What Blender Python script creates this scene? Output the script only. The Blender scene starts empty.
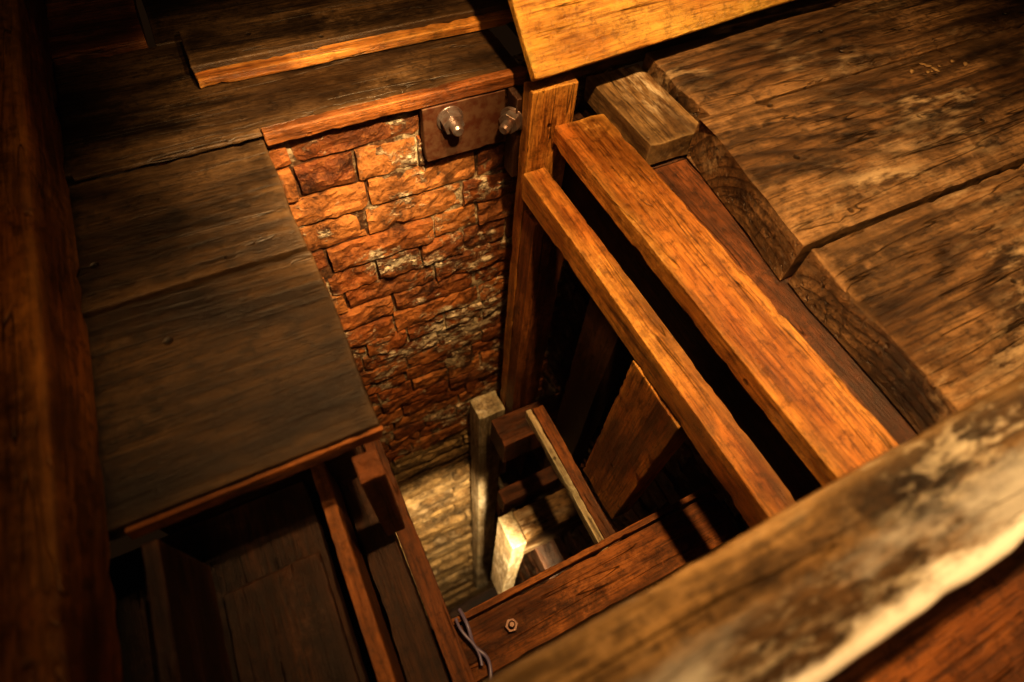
import bpy, bmesh, math, random
from mathutils import Vector, Matrix, noise
random.seed(7)
sc=bpy.context.scene
sc.unit_settings.scale_length=0.6
sc.view_settings.view_transform='Standard'
try: sc.view_settings.look='Medium High Contrast'
except Exception as e: print('look',e)

# ---------------------------------------------------------------- materials
def nd(nt,t,**k):
    n=nt.nodes.new(t)
    for a,b in k.items(): setattr(n,a,b)
    return n
def M(nt,op,a,b=None,c=None):
    n=nd(nt,'ShaderNodeMath',operation=op)
    for i,v in enumerate((a,b,c)):
        if v is None: continue
        if isinstance(v,(int,float)): n.inputs[i].default_value=v
        else: nt.links.new(v,n.inputs[i])
    return n.outputs[0]
def ramp(nt,f,stops):
    n=nd(nt,'ShaderNodeValToRGB'); nt.links.new(f,n.inputs[0])
    e=n.color_ramp.elements
    while len(e)<len(stops): e.new(.5)
    for x,(p,c) in zip(e,stops):
        x.position=p; x.color=(c,c,c,1) if isinstance(c,(int,float)) else (*c,1)
    return n.outputs[0]
def mix(nt,f,a,b,mode='MIX'):
    n=nd(nt,'ShaderNodeMix',data_type='RGBA',blend_type=mode)
    if isinstance(f,(int,float)): n.inputs[0].default_value=f
    else: nt.links.new(f,n.inputs[0])
    for i,v in ((6,a),(7,b)):
        if isinstance(v,tuple): n.inputs[i].default_value=(*v,1)
        else: nt.links.new(v,n.inputs[i])
    return n.outputs[2]
def noi(nt,vec,scale,detail=4,rough=.55,mp=None,loc=(0,0,0)):
    if mp:
        m=nd(nt,'ShaderNodeMapping'); m.inputs['Scale'].default_value=mp; m.inputs['Location'].default_value=loc
        nt.links.new(vec,m.inputs[0]); vec=m.outputs[0]
    n=nd(nt,'ShaderNodeTexNoise'); n.inputs['Scale'].default_value=scale
    n.inputs['Detail'].default_value=detail; n.inputs['Roughness'].default_value=rough
    nt.links.new(vec,n.inputs['Vector'])
    return n.outputs[0]
def newmat(name):
    m=bpy.data.materials.new(name); m.use_nodes=True; nt=m.node_tree; nt.nodes.clear()
    out=nd(nt,'ShaderNodeOutputMaterial'); b=nd(nt,'ShaderNodeBsdfPrincipled')
    nt.links.new(b.outputs[0],out.inputs[0]); return m,nt,b

def wood(name,dark,mid,light,freq=45,ringamt=.6,rough=.42,grime=.5,paint=None,bump=.6,pz=.12,worn=None,wornth=.45,spec=.5,edge=.5,warp=1.0,streak=.6):
    m,nt,b=newmat(name); L=nt.links
    tc=nd(nt,'ShaderNodeTexCoord'); oi=nd(nt,'ShaderNodeObjectInfo')
    off=nd(nt,'ShaderNodeCombineXYZ'); r=oi.outputs['Random']
    L.new(M(nt,'MULTIPLY',r,37.0),off.inputs[0])
    L.new(M(nt,'MULTIPLY_ADD',r,.5,-.25),off.inputs[1])
    add=nd(nt,'ShaderNodeVectorMath',operation='ADD'); L.new(tc.outputs['Object'],add.inputs[0]); L.new(off.outputs[0],add.inputs[1])
    p=add.outputs[0]
    w1=noi(nt,p,1,2,.5,(.45,1.3,1.3)); w2=noi(nt,p,1,2,.5,(.7,2.2,2.2),(5,3,1)); w3=noi(nt,p,1,3,.6,(4,14,14),(5,3,9))
    s=nd(nt,'ShaderNodeSeparateXYZ'); L.new(p,s.inputs[0])
    yy=M(nt,'ADD',s.outputs[1],M(nt,'MULTIPLY_ADD',w1,.7*warp,-.35*warp))
    zz=M(nt,'ADD',s.outputs[2],M(nt,'ADD',M(nt,'MULTIPLY_ADD',w2,.22*warp,pz-.11*warp),M(nt,'MULTIPLY_ADD',w3,.008,-.004)))
    rad=M(nt,'SQRT',M(nt,'ADD',M(nt,'MULTIPLY',yy,yy),M(nt,'MULTIPLY',zz,zz)))
    ring=M(nt,'FRACT',M(nt,'MULTIPLY',rad,freq))
    ringf=ramp(nt,ring,[(0,.0),(.45,.1),(.84,1.0),(1,.0)])
    fib=noi(nt,p,1,7,.72,(9,150,150)); fib2=noi(nt,p,1,4,.6,(1.6,30,30),(2,0,4))
    blo=noi(nt,p,1,6,.65,(2.2,6,6),(7,1,2)); big=noi(nt,p,1,6,.68,(2.2,4.5,4.5),(1,9,2)); spk=noi(nt,p,34,6,.8)
    base=mix(nt,ramp(nt,blo,[(.36,0.),(.64,1.)]),mid,light)
    base=mix(nt,M(nt,'MULTIPLY',ramp(nt,fib2,[(.38,1.),(.56,0.)]),streak),base,dark)
    base=mix(nt,M(nt,'MULTIPLY',ringf,ringamt),base,dark)
    base=mix(nt,M(nt,'MULTIPLY',ramp(nt,fib,[(.38,1.),(.52,0.)]),.75),base,tuple(c*.8 for c in dark))
    base=mix(nt,M(nt,'MULTIPLY',ramp(nt,spk,[(.38,1.),(.49,0.)]),.6),base,tuple(c*.5 for c in dark))
    base=mix(nt,M(nt,'MULTIPLY',ramp(nt,big,[(.40,1.),(.56,0.)]),grime),base,tuple(c*.25 for c in dark))
    # pale dust settled in patches
    dst=M(nt,'MULTIPLY',ramp(nt,spk,[(.52,0.),(.66,1.)]),ramp(nt,blo,[(.5,0.),(.62,1.)]))
    base=mix(nt,M(nt,'MULTIPLY',dst,.35),base,tuple(min(1,c*1.5+.05) for c in light))
    cr=noi(nt,p,1,2,.5,(.9,16,16),(4,4,4)); crk=ramp(nt,M(nt,'ABSOLUTE',M(nt,'SUBTRACT',cr,.5)),[(.0,1.),(.007,0.)])
    crk=M(nt,'MULTIPLY',crk,ramp(nt,blo,[(.47,0.),(.53,1.)]))
    base=mix(nt,M(nt,'MULTIPLY',crk,.9),base,tuple(c*.12 for c in dark))
    vo=nd(nt,'ShaderNodeTexVoronoi'); vo.inputs['Scale'].default_value=7; L.new(p,vo.inputs['Vector'])
    pit=ramp(nt,vo.outputs['Distance'],[(.04,1.),(.07,0.)])
    base=mix(nt,M(nt,'MULTIPLY',pit,.8),base,tuple(c*.2 for c in dark))
    if worn:
        wn=noi(nt,p,1,6,.72,(6,22,22),(3,3,3)); wb=noi(nt,p,1,4,.6,(1.4,3,3),(13,3,3))
        wm=M(nt,'MULTIPLY',ramp(nt,wn,[(.48,0.),(.62,1.)]),ramp(nt,wb,[(wornth,0.),(wornth+.13,1.)]))
        base=mix(nt,M(nt,'MULTIPLY',wm,.8),base,worn)
    if edge:
        g=nd(nt,'ShaderNodeNewGeometry')
        em=M(nt,'MULTIPLY',ramp(nt,g.outputs['Pointiness'],[(.51,0.),(.58,1.)]),ramp(nt,blo,[(.38,.2),(.6,1.)]))
        base=mix(nt,M(nt,'MULTIPLY',em,edge),base,tuple(min(1,c*1.6+.02) for c in light))
    if paint:
        ty=nd(nt,'ShaderNodeSeparateXYZ'); L.new(tc.outputs['Object'],ty.inputs[0])
        ed=M(nt,'ADD',M(nt,'MULTIPLY',ty.outputs[1],-1.0),M(nt,'MULTIPLY_ADD',noi(nt,p,1,6,.7,(6,18,18)),.09,-.045))
        pm=ramp(nt,M(nt,'MULTIPLY',M(nt,'SUBTRACT',ed,paint[0]),60.0),[(.0,0.),(1.,1.)])
        pm2=ramp(nt,M(nt,'MULTIPLY',M(nt,'SUBTRACT',ed,paint[0]-.065),25.0),[(.0,0.),(1.,1.)])
        base=mix(nt,M(nt,'MULTIPLY',M(nt,'MULTIPLY',pm2,ramp(nt,blo,[(.42,0.),(.53,1.)])),.8),base,tuple(c*.5 for c in paint[1]))
        base=mix(nt,M(nt,'MULTIPLY',pm,.92),base,paint[1])
    L.new(base,b.inputs['Base Color'])
    L.new(M(nt,'MULTIPLY_ADD',big,.6,rough-.32),b.inputs['Roughness'])
    b.inputs['Specular IOR Level'].default_value=spec
    h=M(nt,'ADD',M(nt,'MULTIPLY',fib,.8),M(nt,'ADD',M(nt,'MULTIPLY',ringf,-.2),M(nt,'ADD',M(nt,'MULTIPLY',big,1.2),M(nt,'MULTIPLY',fib2,.5))))
    h=M(nt,'SUBTRACT',M(nt,'SUBTRACT',M(nt,'ADD',h,M(nt,'MULTIPLY',spk,.5)),pit),crk)
    bp=nd(nt,'ShaderNodeBump'); bp.inputs['Strength'].default_value=bump; bp.inputs['Distance'].default_value=.014
    L.new(h,bp.inputs['Height']); L.new(bp.outputs[0],b.inputs['Normal'])
    return m

def brickmat(name,ca,cb,cc,smear=.5,mort=(.86,.72,.50),s3=.5,bd=.022,hi=.45):
    m,nt,b=newmat(name); L=nt.links
    tc=nd(nt,'ShaderNodeTexCoord'); p=tc.outputs['Object']
    at=nd(nt,'ShaderNodeAttribute'); at.attribute_name='tint'
    n1=noi(nt,p,7,7,.72); n2=noi(nt,p,40,6,.75); n3=noi(nt,p,3.2,6,.7); n4=noi(nt,p,14,8,.8,(1,1,2.2)); n5=noi(nt,p,5,6,.7,(1,1,1),(4,4,4)); n6=noi(nt,p,2.0,4,.6,(1,1,1),(9,4,4))
    base=ramp(nt,at.outputs['Fac'],[(0,ca),(.55,cb),(1,cc)])
    base=mix(nt,ramp(nt,n5,[(.45,0.),(.65,hi)]),base,cc)
    base=mix(nt,ramp(nt,n1,[(.38,.9),(.53,0.)]),base,tuple(c*.16 for c in ca))
    base=mix(nt,ramp(nt,n6,[(.42,.6),(.56,0.)]),base,tuple(c*.3 for c in ca))
    base=mix(nt,M(nt,'MULTIPLY',ramp(nt,n2,[(.5,0.),(.62,1.)]),.35),base,cc)
    base=mix(nt,M(nt,'MULTIPLY',ramp(nt,n2,[(.35,1.),(.47,0.)]),.6),base,tuple(c*.2 for c in ca))
    sm=M(nt,'MULTIPLY',ramp(nt,n4,[(.46,0.),(.53,1.)]),ramp(nt,n3,[(s3,0.),(s3+.06,1.)]))
    base=mix(nt,M(nt,'MULTIPLY',sm,smear),base,mort)
    L.new(base,b.inputs['Base Color']); b.inputs['Roughness'].default_value=.58
    h=M(nt,'ADD',n1,M(nt,'ADD',M(nt,'MULTIPLY',n2,.6),M(nt,'MULTIPLY',sm,.5)))
    bp=nd(nt,'ShaderNodeBump'); bp.inputs['Strength'].default_value=1; bp.inputs['Distance'].default_value=bd
    L.new(h,bp.inputs['Height']); L.new(bp.outputs[0],b.inputs['Normal'])
    return m
def mortarmat(name,ca,cb,th=.5):
    m,nt,b=newmat(name); L=nt.links
    tc=nd(nt,'ShaderNodeTexCoord'); p=tc.outputs['Object']
    n1=noi(nt,p,3.2,6,.7); n2=noi(nt,p,35,6,.75)
    base=mix(nt,ramp(nt,n1,[(th-.05,0.),(th+.05,1.)]),ca,cb)
    base=mix(nt,ramp(nt,n2,[(.38,.8),(.52,0.)]),base,tuple(c*.2 for c in ca))
    L.new(base,b.inputs['Base Color']); b.inputs['Roughness'].default_value=.8
    bp=nd(nt,'ShaderNodeBump'); bp.inputs['Strength'].default_value=1; bp.inputs['Distance'].default_value=.03
    L.new(M(nt,'ADD',n1,n2),bp.inputs['Height']); L.new(bp.outputs[0],b.inputs['Normal'])
    return m
def metal(name,c,rough=.35,met=.85,rust=.6):
    m,nt,b=newmat(name)
    tc=nd(nt,'ShaderNodeTexCoord'); n=noi(nt,tc.outputs['Object'],30,4,.6)
    base=mix(nt,ramp(nt,n,[(.42,0.),(.62,rust)]),c,(c[0]*.6,c[1]*.3,c[2]*.15))
    nt.links.new(base,b.inputs['Base Color']); b.inputs['Metallic'].default_value=met; b.inputs['Roughness'].default_value=rough
    return m

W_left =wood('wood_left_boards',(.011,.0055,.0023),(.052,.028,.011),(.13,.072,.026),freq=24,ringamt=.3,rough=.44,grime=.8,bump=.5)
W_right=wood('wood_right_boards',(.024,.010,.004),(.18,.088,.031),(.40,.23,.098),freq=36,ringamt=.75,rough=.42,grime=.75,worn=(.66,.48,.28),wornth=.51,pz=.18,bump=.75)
W_beam =wood('wood_orange_beam',(.09,.022,.004),(.47,.155,.024),(.74,.33,.065),freq=24,ringamt=.2,rough=.42,grime=.6)
W_post =wood('wood_red_post',(.045,.012,.003),(.23,.072,.013),(.42,.155,.032),freq=24,ringamt=.25,rough=.45,grime=.65)
W_rust =wood('wood_rust_joist',(.03,.009,.002),(.12,.038,.008),(.22,.072,.015),freq=24,ringamt=.3,rough=.55,grime=.7)
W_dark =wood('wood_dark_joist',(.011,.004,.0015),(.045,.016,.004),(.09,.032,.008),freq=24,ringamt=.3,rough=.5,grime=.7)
W_lid  =wood('wood_trapdoor',(.22,.07,.01),(.70,.31,.05),(.92,.52,.11),freq=16,ringamt=.22,rough=.32,grime=.3,spec=.6,streak=.4)
W_fore =wood('wood_front_beam',(.018,.008,.003),(.16,.084,.028),(.36,.22,.085),freq=14,ringamt=.3,rough=.4,grime=.92,paint=(.048,(1.0,.94,.84)),worn=(.66,.57,.42),wornth=.47)
W_side =wood('wood_side_beam',(.05,.012,.002),(.36,.115,.014),(.68,.28,.045),freq=14,ringamt=.5,rough=.4,grime=.65)
W_grey =wood('wood_grey_plank',(.05,.022,.007),(.25,.135,.050),(.42,.27,.11),freq=30,ringamt=.5,rough=.6,grime=.7,worn=(.75,.60,.40),wornth=.48)
W_pale =wood('wood_pale_timber',(.16,.10,.05),(.62,.48,.28),(.80,.66,.42),freq=24,ringamt=.2,rough=.7,grime=.5,worn=(.9,.82,.65))
BR =brickmat('brick_old',(.16,.044,.010),(.36,.108,.022),(.56,.235,.065),smear=.92,s3=.515)
STN=brickmat('stone_pale',(.24,.14,.05),(.46,.31,.13),(.66,.48,.25),smear=.2,bd=.03)
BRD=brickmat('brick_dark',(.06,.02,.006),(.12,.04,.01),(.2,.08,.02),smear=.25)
MO =mortarmat('lime_mortar',(.12,.050,.014),(.88,.72,.46),.505)
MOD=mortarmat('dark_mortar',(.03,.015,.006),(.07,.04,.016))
STEEL=metal('steel_nut',(.36,.31,.29),.34); RUST=metal('rusty_steel',(.08,.04,.025),.45,.5); PLATE=metal('dark_iron_plate',(.11,.055,.028),.6,.3,.9)

# ---------------------------------------------------------------- geometry helpers
def lattice_box(bm,x0,x1,y0,y1,z0,z1,n):
    nx,ny,nz=n; vs={}
    def v(i,j,k):
        if (i,j,k) not in vs:
            vs[(i,j,k)]=bm.verts.new((x0+(x1-x0)*i/nx,y0+(y1-y0)*j/ny,z0+(z1-z0)*k/nz))
        return vs[(i,j,k)]
    for i in range(nx):
        for j in range(ny):
            bm.faces.new((v(i,j,0),v(i,j+1,0),v(i+1,j+1,0),v(i+1,j,0)))
            bm.faces.new((v(i,j,nz),v(i+1,j,nz),v(i+1,j+1,nz),v(i,j+1,nz)))
    for i in range(nx):
        for k in range(nz):
            bm.faces.new((v(i,0,k),v(i+1,0,k),v(i+1,0,k+1),v(i,0,k+1)))
            bm.faces.new((v(i,ny,k),v(i,ny,k+1),v(i+1,ny,k+1),v(i+1,ny,k)))
    for j in range(ny):
        for k in range(nz):
            bm.faces.new((v(0,j,k),v(0,j,k+1),v(0,j+1,k+1),v(0,j+1,k)))
            bm.faces.new((v(nx,j,k),v(nx,j+1,k),v(nx,j+1,k+1),v(nx,j,k+1)))
    return vs
def finish(name,bm,mats,bevel=.006,smooth=True):
    me=bpy.data.meshes.new(name); bm.normal_update(); bm.to_mesh(me); bm.free()
    for m in (mats if isinstance(mats,(list,tuple)) else [mats]): me.materials.append(m)
    if smooth:
        for p in me.polygons: p.use_smooth=True
    o=bpy.data.objects.new(name,me); sc.collection.objects.link(o)
    if bevel:
        b=o.modifiers.new('bevel','BEVEL'); b.width=bevel; b.segments=2; b.limit_method='ANGLE'; b.angle_limit=math.radians(50); b.harden_normals=True
    return o
def timber(name,x,y,z,axis,mat,amp=.003,bevel=.005,skew=0,rot=None,chip=.004):
    dims={'X':(x,y,z),'Y':(y,x,z),'Z':(z,y,x)}[axis]
    l=[d[1]-d[0] for d in dims]
    bm=bmesh.new(); n=(max(2,min(80,int(l[0]/.02))),max(2,min(6,int(l[1]/.04))),max(2,min(4,int(l[2]/.04))))
    vs=lattice_box(bm,-l[0]/2,l[0]/2,-l[1]/2,l[1]/2,-l[2]/2,l[2]/2,n)
    seed=Vector((random.random()*50,random.random()*50,random.random()*50))
    for (i,j,k),v in vs.items():
        q=v.co*2.5+seed; d=noise.noise_vector(q)*amp
        edge=(i in(0,n[0]))+(j in(0,n[1]))+(k in(0,n[2]))
        co=v.co.copy()
        if edge>=2:
            c=max(0,noise.noise(v.co*9+seed)*.8+.7*noise.noise(v.co*40+seed)-.1)*chip*2
            if j in (0,n[1]): co.y-=math.copysign(c,co.y)
            if k in (0,n[2]): co.z-=math.copysign(c,co.z)
        if i==0 and skew: co.x+=skew*co.y/l[1]
        if i==0 or i==n[0]: co.x+=noise.noise(Vector((co.y*25,co.z*25,seed.x)))*.006
        v.co=co+Vector((d.x,d.y,d.z*.7))
    o=finish(name,bm,mat,bevel)
    o.location=Vector(((x[0]+x[1])/2,(y[0]+y[1])/2,(z[0]+z[1])/2))
    if axis=='Y': o.rotation_euler=(0,0,math.pi/2)
    if axis=='Z': o.rotation_euler=(0,-math.pi/2,0)
    if rot: o.rotation_euler=rot
    return o

def brick_wall(name,org,u,nrm,ulen,ztop,zbot,mats,depth=.12,bl=.38,seed=1,pitchfn=None,deepz=-99):
    rnd=random.Random(seed); bm=bmesh.new(); tint=bm.verts.layers.float.new('tint')
    org=Vector(org);u=Vector(u);nrm=Vector(nrm)
    z=ztop; row=0
    while z>zbot:
        ph=pitchfn(z); deep=z<deepz
        hgt=ph*(rnd.uniform(.86,.91) if not deep else rnd.uniform(.58,.70))
        header=row%4==1; x=-(bl*.5 if row%2 else 0)-rnd.uniform(0,.10)
        B=bl*(2.6 if deep else 1)
        rowout=rnd.uniform(-.01,.04) if deep else 0
        while x<ulen:
            w=(B*.5 if (header or rnd.random()<.15) else B)*rnd.uniform(.93,1.07)
            a=max(x+.006,0); bb=min(x+w-.006,ulen)
            if bb-a>.03:
                N=(14,1,5)
                vs=lattice_box(bm,a,bb,-depth,rowout+rnd.uniform(-.008,.012),z-hgt,z-.002,N)
                t=rnd.random(); sd=Vector((rnd.random()*99,row,0)); tilt=rnd.uniform(-.010,.010)
                for (i,j,k),v in vs.items():
                    co=v.co.copy(); d=noise.noise_vector(co*28+sd)*.010+noise.noise_vector(co*9+sd)*.006
                    edg=(i in(0,N[0]))+(k in(0,N[2]))
                    if j==1: co.y-=edg*.003+max(0,noise.noise(co*12+sd*2)-.20)*.036
                    co+=Vector((d.x*.5,d.y*1.2,d.z*.5)); co.z+=tilt*(co.x-x)
                    v[tint]=t
                    v.co=org+u*co.x+nrm*co.y+Vector((0,0,co.z))
            x+=w
        z-=ph; row+=1
    for f in bm.faces: f.material_index=0
    if len(mats)>2:
        for f in bm.faces:
            if f.calc_center_median().z<deepz: f.material_index=2
    nb=[f for f in bm.faces]
    nu=max(2,int(ulen/.02)); nz=max(2,min(260,int((ztop-zbot)/.02)))
    g=[[None]*(nz+1) for _ in range(nu+1)]
    for i in range(nu+1):
        for k in range(nz+1):
            a=ulen*i/nu; zz=ztop+(zbot-ztop)*k/nz
            dpt=-.021+noise.noise(Vector((a*14,zz*14,seed)))*.010+max(0,noise.noise(Vector((a*4,zz*4,seed))))*.036
            if zz<deepz: dpt-=.07
            g[i][k]=bm.verts.new(org+u*a+nrm*dpt+Vector((0,0,zz)))
    for i in range(nu):
        for k in range(nz):
            f=bm.faces.new((g[i][k],g[i+1][k],g[i+1][k+1],g[i][k+1])); f.material_index=1
    bmesh.ops.recalc_face_normals(bm,faces=nb)
    return finish(name,bm,mats,0,smooth=False)

# ---------------------------------------------------------------- shaft walls
def pf(z):
    if z>-2.5: return .122
    return .14*((1-z)/3.6)**1.35
p16=lambda z:.15 if z>-2.5 else .3
brick_wall('wall_back',(-.25,1.44,0),(1,0,0),(0,-1,0),1.45,-.03,-9.6,[BR,MO,STN],seed=11,pitchfn=pf,deepz=-2.5)
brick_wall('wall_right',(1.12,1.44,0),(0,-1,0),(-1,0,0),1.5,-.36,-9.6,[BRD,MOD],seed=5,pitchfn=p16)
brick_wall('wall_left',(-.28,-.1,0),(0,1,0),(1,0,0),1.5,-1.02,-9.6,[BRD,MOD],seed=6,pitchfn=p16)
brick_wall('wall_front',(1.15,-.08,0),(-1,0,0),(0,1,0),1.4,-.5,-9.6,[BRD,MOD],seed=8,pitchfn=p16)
timber('floor',(-.4,1.2),(-.2,1.5),(-9.75,-9.62),'X',W_dark)

# ---------------------------------------------------------------- left floor
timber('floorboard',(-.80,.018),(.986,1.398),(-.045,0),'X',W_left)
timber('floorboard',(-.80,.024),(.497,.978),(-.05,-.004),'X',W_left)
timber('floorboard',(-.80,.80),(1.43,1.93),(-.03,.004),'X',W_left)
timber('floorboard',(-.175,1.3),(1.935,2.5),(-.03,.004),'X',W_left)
timber('floorboard',(-1.3,-.195),(1.94,2.5),(-.02,.02),'X',W_post,skew=.05)
timber('edge_trim',(.02,.80),(1.398,1.43),(-.030,.012),'X',W_post,bevel=.004)
timber('edge_trim',(-.43,.015),(1.40,1.432),(-.0,.012),'X',W_left,bevel=.004)
timber('wooden_batten',(-.095,.95),(1.70,1.90),(.007,.05),'X',W_left)
timber('wooden_batten',(-.09,.95),(1.655,1.70),(.007,.035),'X',W_beam,bevel=.004)  # brighter wood on this lip stands in for the batten's lit front face
timber('edge_trim',(-.43,.022),(.486,.495),(-.050,-.012),'X',W_post,bevel=.003)  # golden strip added to colour the board's front edge as if lit
timber('side_beam',(-.78,-.434),(-.6,2.3),(.006,.17),'Y',W_side,amp=.008,bevel=.014,chip=.010)
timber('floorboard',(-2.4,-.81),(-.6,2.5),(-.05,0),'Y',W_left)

# under-floor left
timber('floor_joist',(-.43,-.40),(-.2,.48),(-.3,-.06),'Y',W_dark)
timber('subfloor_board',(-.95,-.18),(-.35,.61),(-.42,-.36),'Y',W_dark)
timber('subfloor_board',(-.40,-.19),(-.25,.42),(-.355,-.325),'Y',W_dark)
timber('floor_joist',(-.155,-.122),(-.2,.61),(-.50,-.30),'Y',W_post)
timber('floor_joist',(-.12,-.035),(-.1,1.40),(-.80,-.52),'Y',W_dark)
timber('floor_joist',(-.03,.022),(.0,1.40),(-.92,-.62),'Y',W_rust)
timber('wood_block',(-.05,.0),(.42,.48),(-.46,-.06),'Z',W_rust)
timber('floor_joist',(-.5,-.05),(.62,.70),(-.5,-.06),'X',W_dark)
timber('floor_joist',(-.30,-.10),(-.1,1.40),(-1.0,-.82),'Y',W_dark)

# ---------------------------------------------------------------- right floor
timber('floorboard',(1.145,2.9),(.512,1.015),(-.135,.0),'X',W_right,skew=.07,amp=.005,chip=.008)
timber('floorboard',(1.11,2.9),(-.02,.500),(-.135,-.004),'X',W_right,skew=.03,amp=.005,chip=.008)
timber('floorboard',(1.225,2.9),(1.035,1.385),(-.10,-.012),'X',W_right,chip=.008)
timber('floorboard',(.91,2.9),(1.40,1.93),(-.06,-.002),'X',W_right)
timber('floorboard',(1.31,2.9),(1.94,2.5),(-.06,.0),'X',W_right)
timber('weathered_plank',(1.015,1.215),(1.02,1.39),(-.13,-.05),'Y',W_grey,chip=.006)
timber('floor_joist',(1.022,1.20),(-.1,1.015),(-.33,-.14),'Y',W_rust)
timber('floor_joist',(1.022,1.30),(1.02,1.42),(-.33,-.14),'Y',W_dark)
timber('wooden_beam',(.833,1.012),(-.15,1.266),(-.165,-.10),'Y',W_beam)
timber('floor_joist',(.91,1.01),(-.15,1.40),(-.42,-.175),'Y',W_dark)  # dark inset timber added so the slot below the beam looks shaded
timber('wooden_beam',(.738,.821),(-.1,1.266),(-.355,-.25),'Y',W_beam)
timber('wooden_post',(.752,.905),(1.27,1.332),(-4.0,.030),'Z',W_beam)
timber('wooden_post',(.752,.905),(1.18,1.266),(-4.0,-.42),'Z',W_post)
timber('wooden_post',(.735,.822),(.33,.56),(-1.24,-.36),'Z',W_beam)
timber('wooden_post',(.92,1.02),(.80,1.0),(-3,-.43),'Z',W_dark)

# ---------------------------------------------------------------- trapdoor leaf (leaning open)
a=math.radians(48)
lid=timber('trapdoor_lid',(0,1.3),(0,.62),(-.016,.016),'X',W_lid,amp=.003,bevel=.006,chip=.003)
ux=Vector((1.02,.08,0)).normalized(); uy=Vector((-.0,math.cos(a),math.sin(a))); uy=(uy-ux*uy.dot(ux)).normalized(); uz=ux.cross(uy)
R=Matrix((ux,uy,uz)).transposed()
lid.rotation_euler=R.to_euler(); lid.location=Vector((.741,1.264,.07))+ux*.65+uy*.31

# ---------------------------------------------------------------- deep timbers
timber('cross_beam',(-.1,1.05),(.06,.222),(-1.2,-1.0),'X',W_post)
timber('cross_beam',(-.1,1.05),(.228,.25),(-1.05,-.98),'X',W_post,bevel=.004)
timber('floor_joist',(.69,.745),(.25,.92),(-1.45,-1.30),'Y',W_post)
timber('floor_joist',(.658,.688),(.25,.92),(-1.36,-1.30),'Y',W_pale,bevel=.004)
timber('cross_beam',(.62,1.08),(1.0,1.17),(-2.1,-1.85),'X',W_rust)
timber('plastered_post',(.58,.745),(1.24,1.38),(-7.5,-1.95),'Z',W_pale)
timber('cross_beam',(.60,1.1),(.62,.80),(-2.8,-2.4),'X',W_grey)
timber('cross_beam',(.56,1.1),(.84,.93),(-2.5,-2.3),'X',W_rust)
timber('floor_joist',(.70,.84),(.4,1.17),(-3.0,-2.82),'Y',W_dark)
timber('wood_block',(.50,.595),(.60,.80),(-4.2,-2.36),'Z',W_pale)

# ---------------------------------------------------------------- front (foreground) beam and near floor
timber('front_beam',(-.43,2.6),(-.148,.02),(.005,.30),'X',W_fore,amp=.004,bevel=.012)
timber('floorboard',(-.43,2.9),(-.62,-.16),(-.04,.0),'X',W_post)
timber('floorboard',(-.43,2.9),(-1.1,-.63),(-.04,.0),'X',W_post)

# ---------------------------------------------------------------- bolted plate
timber('iron_plate',(.46,.732),(1.400,1.430),(-.225,-.034),'X',PLATE,bevel=.004,chip=.003,amp=.002)
timber('mounting_block',(.737,.80),(1.335,1.40),(-.33,-.03),'Z',W_dark,bevel=.004)
def cyl(bm,r,y0,y1,seg,r2=None,rotoff=0):
    res=bmesh.ops.create_cone(bm,cap_ends=True,segments=seg,radius1=r,radius2=r2 or r,depth=abs(y1-y0))
    bmesh.ops.rotate(bm,verts=res['verts'],cent=(0,0,0),matrix=Matrix.Rotation(rotoff,3,'Z'))
    bmesh.ops.rotate(bm,verts=res['verts'],cent=(0,0,0),matrix=Matrix.Rotation(math.pi/2,3,'X'))
    bmesh.ops.translate(bm,verts=res['verts'],vec=(0,(y0+y1)/2,0))
def bolt(loc,s=1,rz=0,mat=STEEL,washer=True):
    bm=bmesh.new()
    if washer: cyl(bm,.043*s,0,-.006*s,32)
    cyl(bm,.036*s,-.006*s,-.036*s,6,rotoff=.3)
    cyl(bm,.018*s,-.036*s,-.066*s,20); cyl(bm,.018*s,-.066*s,-.072*s,20,.012*s)
    o=finish('hex_bolt',bm,mat,.002*s,smooth=False); o.location=loc; o.rotation_euler=(0,0,rz); return o
bolt((.545,1.400,-.085),1.0); bolt((.735,1.352,-.105),.95,-.9)
bolt((.19,.15,-.997),.6,mat=RUST,washer=False).rotation_euler=(-math.pi/2,0,0)

def cable(name,pts,r,mat):
    cu=bpy.data.curves.new(name,'CURVE'); cu.dimensions='3D'; cu.bevel_depth=r; cu.bevel_resolution=3
    sp=cu.splines.new('NURBS'); sp.points.add(len(pts)-1)
    for q,p in zip(sp.points,pts): q.co=(*p,1)
    sp.use_endpoint_u=True; sp.order_u=4
    o=bpy.data.objects.new(name,cu); sc.collection.objects.link(o); cu.materials.append(mat); return o
mc,nt,b=newmat('cable_sheath'); n=noi(nt,nd(nt,'ShaderNodeTexCoord').outputs['Object'],20)
nt.links.new(mix(nt,n,(.08,.06,.12),(.22,.19,.3)),b.inputs['Base Color']); b.inputs['Roughness'].default_value=.35
cable('electric_cable',[(.06,.26,-.96),(.07,.2,-.93),(.05,.15,-.97),(.08,.12,-.95),(.09,.08,-.97),(.06,.03,-.96)],.006,mc)
cable('electric_cable',[(.04,.24,-.96),(.035,.17,-.94),(.08,.16,-.96),(.06,.09,-.96)],.005,mc)

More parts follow.
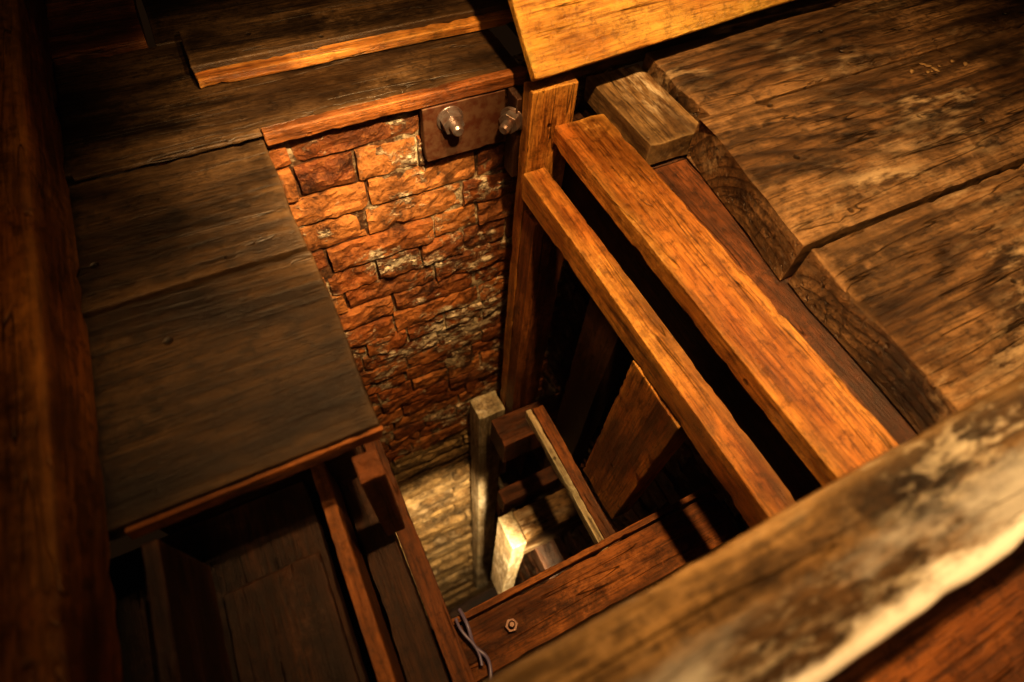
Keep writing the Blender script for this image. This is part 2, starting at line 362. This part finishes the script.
# a few plaster flakes lying on one floorboard
bm=bmesh.new(); rnd=random.Random(4)
for i in range(9):
    cx,cy=rnd.gauss(2.08,.06),rnd.gauss(.93,.018)
    r=bmesh.ops.create_icosphere(bm,subdivisions=1,radius=rnd.uniform(.004,.010))
    bmesh.ops.scale(bm,verts=r['verts'],vec=(rnd.uniform(1,2.4),1,.3)); bmesh.ops.rotate(bm,verts=r['verts'],cent=(0,0,0),matrix=Matrix.Rotation(rnd.uniform(0,3.1),3,'Z'))
    bmesh.ops.translate(bm,verts=r['verts'],vec=(cx,cy,.004))
finish('plaster_crumbs',bm,W_grey,0)

# ---------------------------------------------------------------- lights
def light(name,kind,loc,energy,color,size=.1,target=None,spot=None,blend=.6):
    l=bpy.data.lights.new(name,kind); l.energy=energy; l.color=color
    if kind=='AREA': l.size=size
    else: l.shadow_soft_size=size
    if kind=='SPOT': l.spot_size=math.radians(spot); l.spot_blend=blend
    o=bpy.data.objects.new(name,l); sc.collection.objects.link(o); o.location=loc
    if target: o.rotation_euler=(Vector(target)-Vector(loc)).to_track_quat('-Z','Y').to_euler()
    return o
WARM=(1,.61,.26)
light('ceiling_lamp','SPOT',(.50,.42,2.1),400,WARM,.05,(.95,.75,0),82,.9)
light('wall_spot','SPOT',(.42,.52,1.0),270,(1,.67,.33),.03,(.18,1.44,-.20),44,1)
light('room_bounce','AREA',(-.3,-.6,2.0),8,(1,.60,.27),.8,(.3,.7,0))
light('shaft_fill_spot','SPOT',(.30,.12,-1.5),900,(1,.70,.37),.04,(.14,1.44,-5.6),50,.8)  # unseen spot added under the cross beam to rake the deep courses
w=bpy.data.worlds.new('dim_room'); sc.world=w; w.use_nodes=True
w.node_tree.nodes['Background'].inputs[0].default_value=(.9,.45,.18,1); w.node_tree.nodes['Background'].inputs[1].default_value=.012

# ---------------------------------------------------------------- camera
cam=bpy.data.cameras.new('camera'); co=bpy.data.objects.new('camera',cam); sc.collection.objects.link(co)
right=Vector((.8956,-.4418,.0532)); up=Vector((.3457,.7659,.5419)); right.normalize(); back=(right.cross(up)).normalized(); up=back.cross(right)
m=Matrix((right,up,back)).transposed().to_4x4(); m.translation=Vector((0,0,1)); co.matrix_world=m
cam.sensor_width=36; cam.lens=19.97; cam.clip_start=.01
cam.dof.use_dof=True; cam.dof.focus_distance=1.9; cam.dof.aperture_fstop=1.5
sc.camera=co
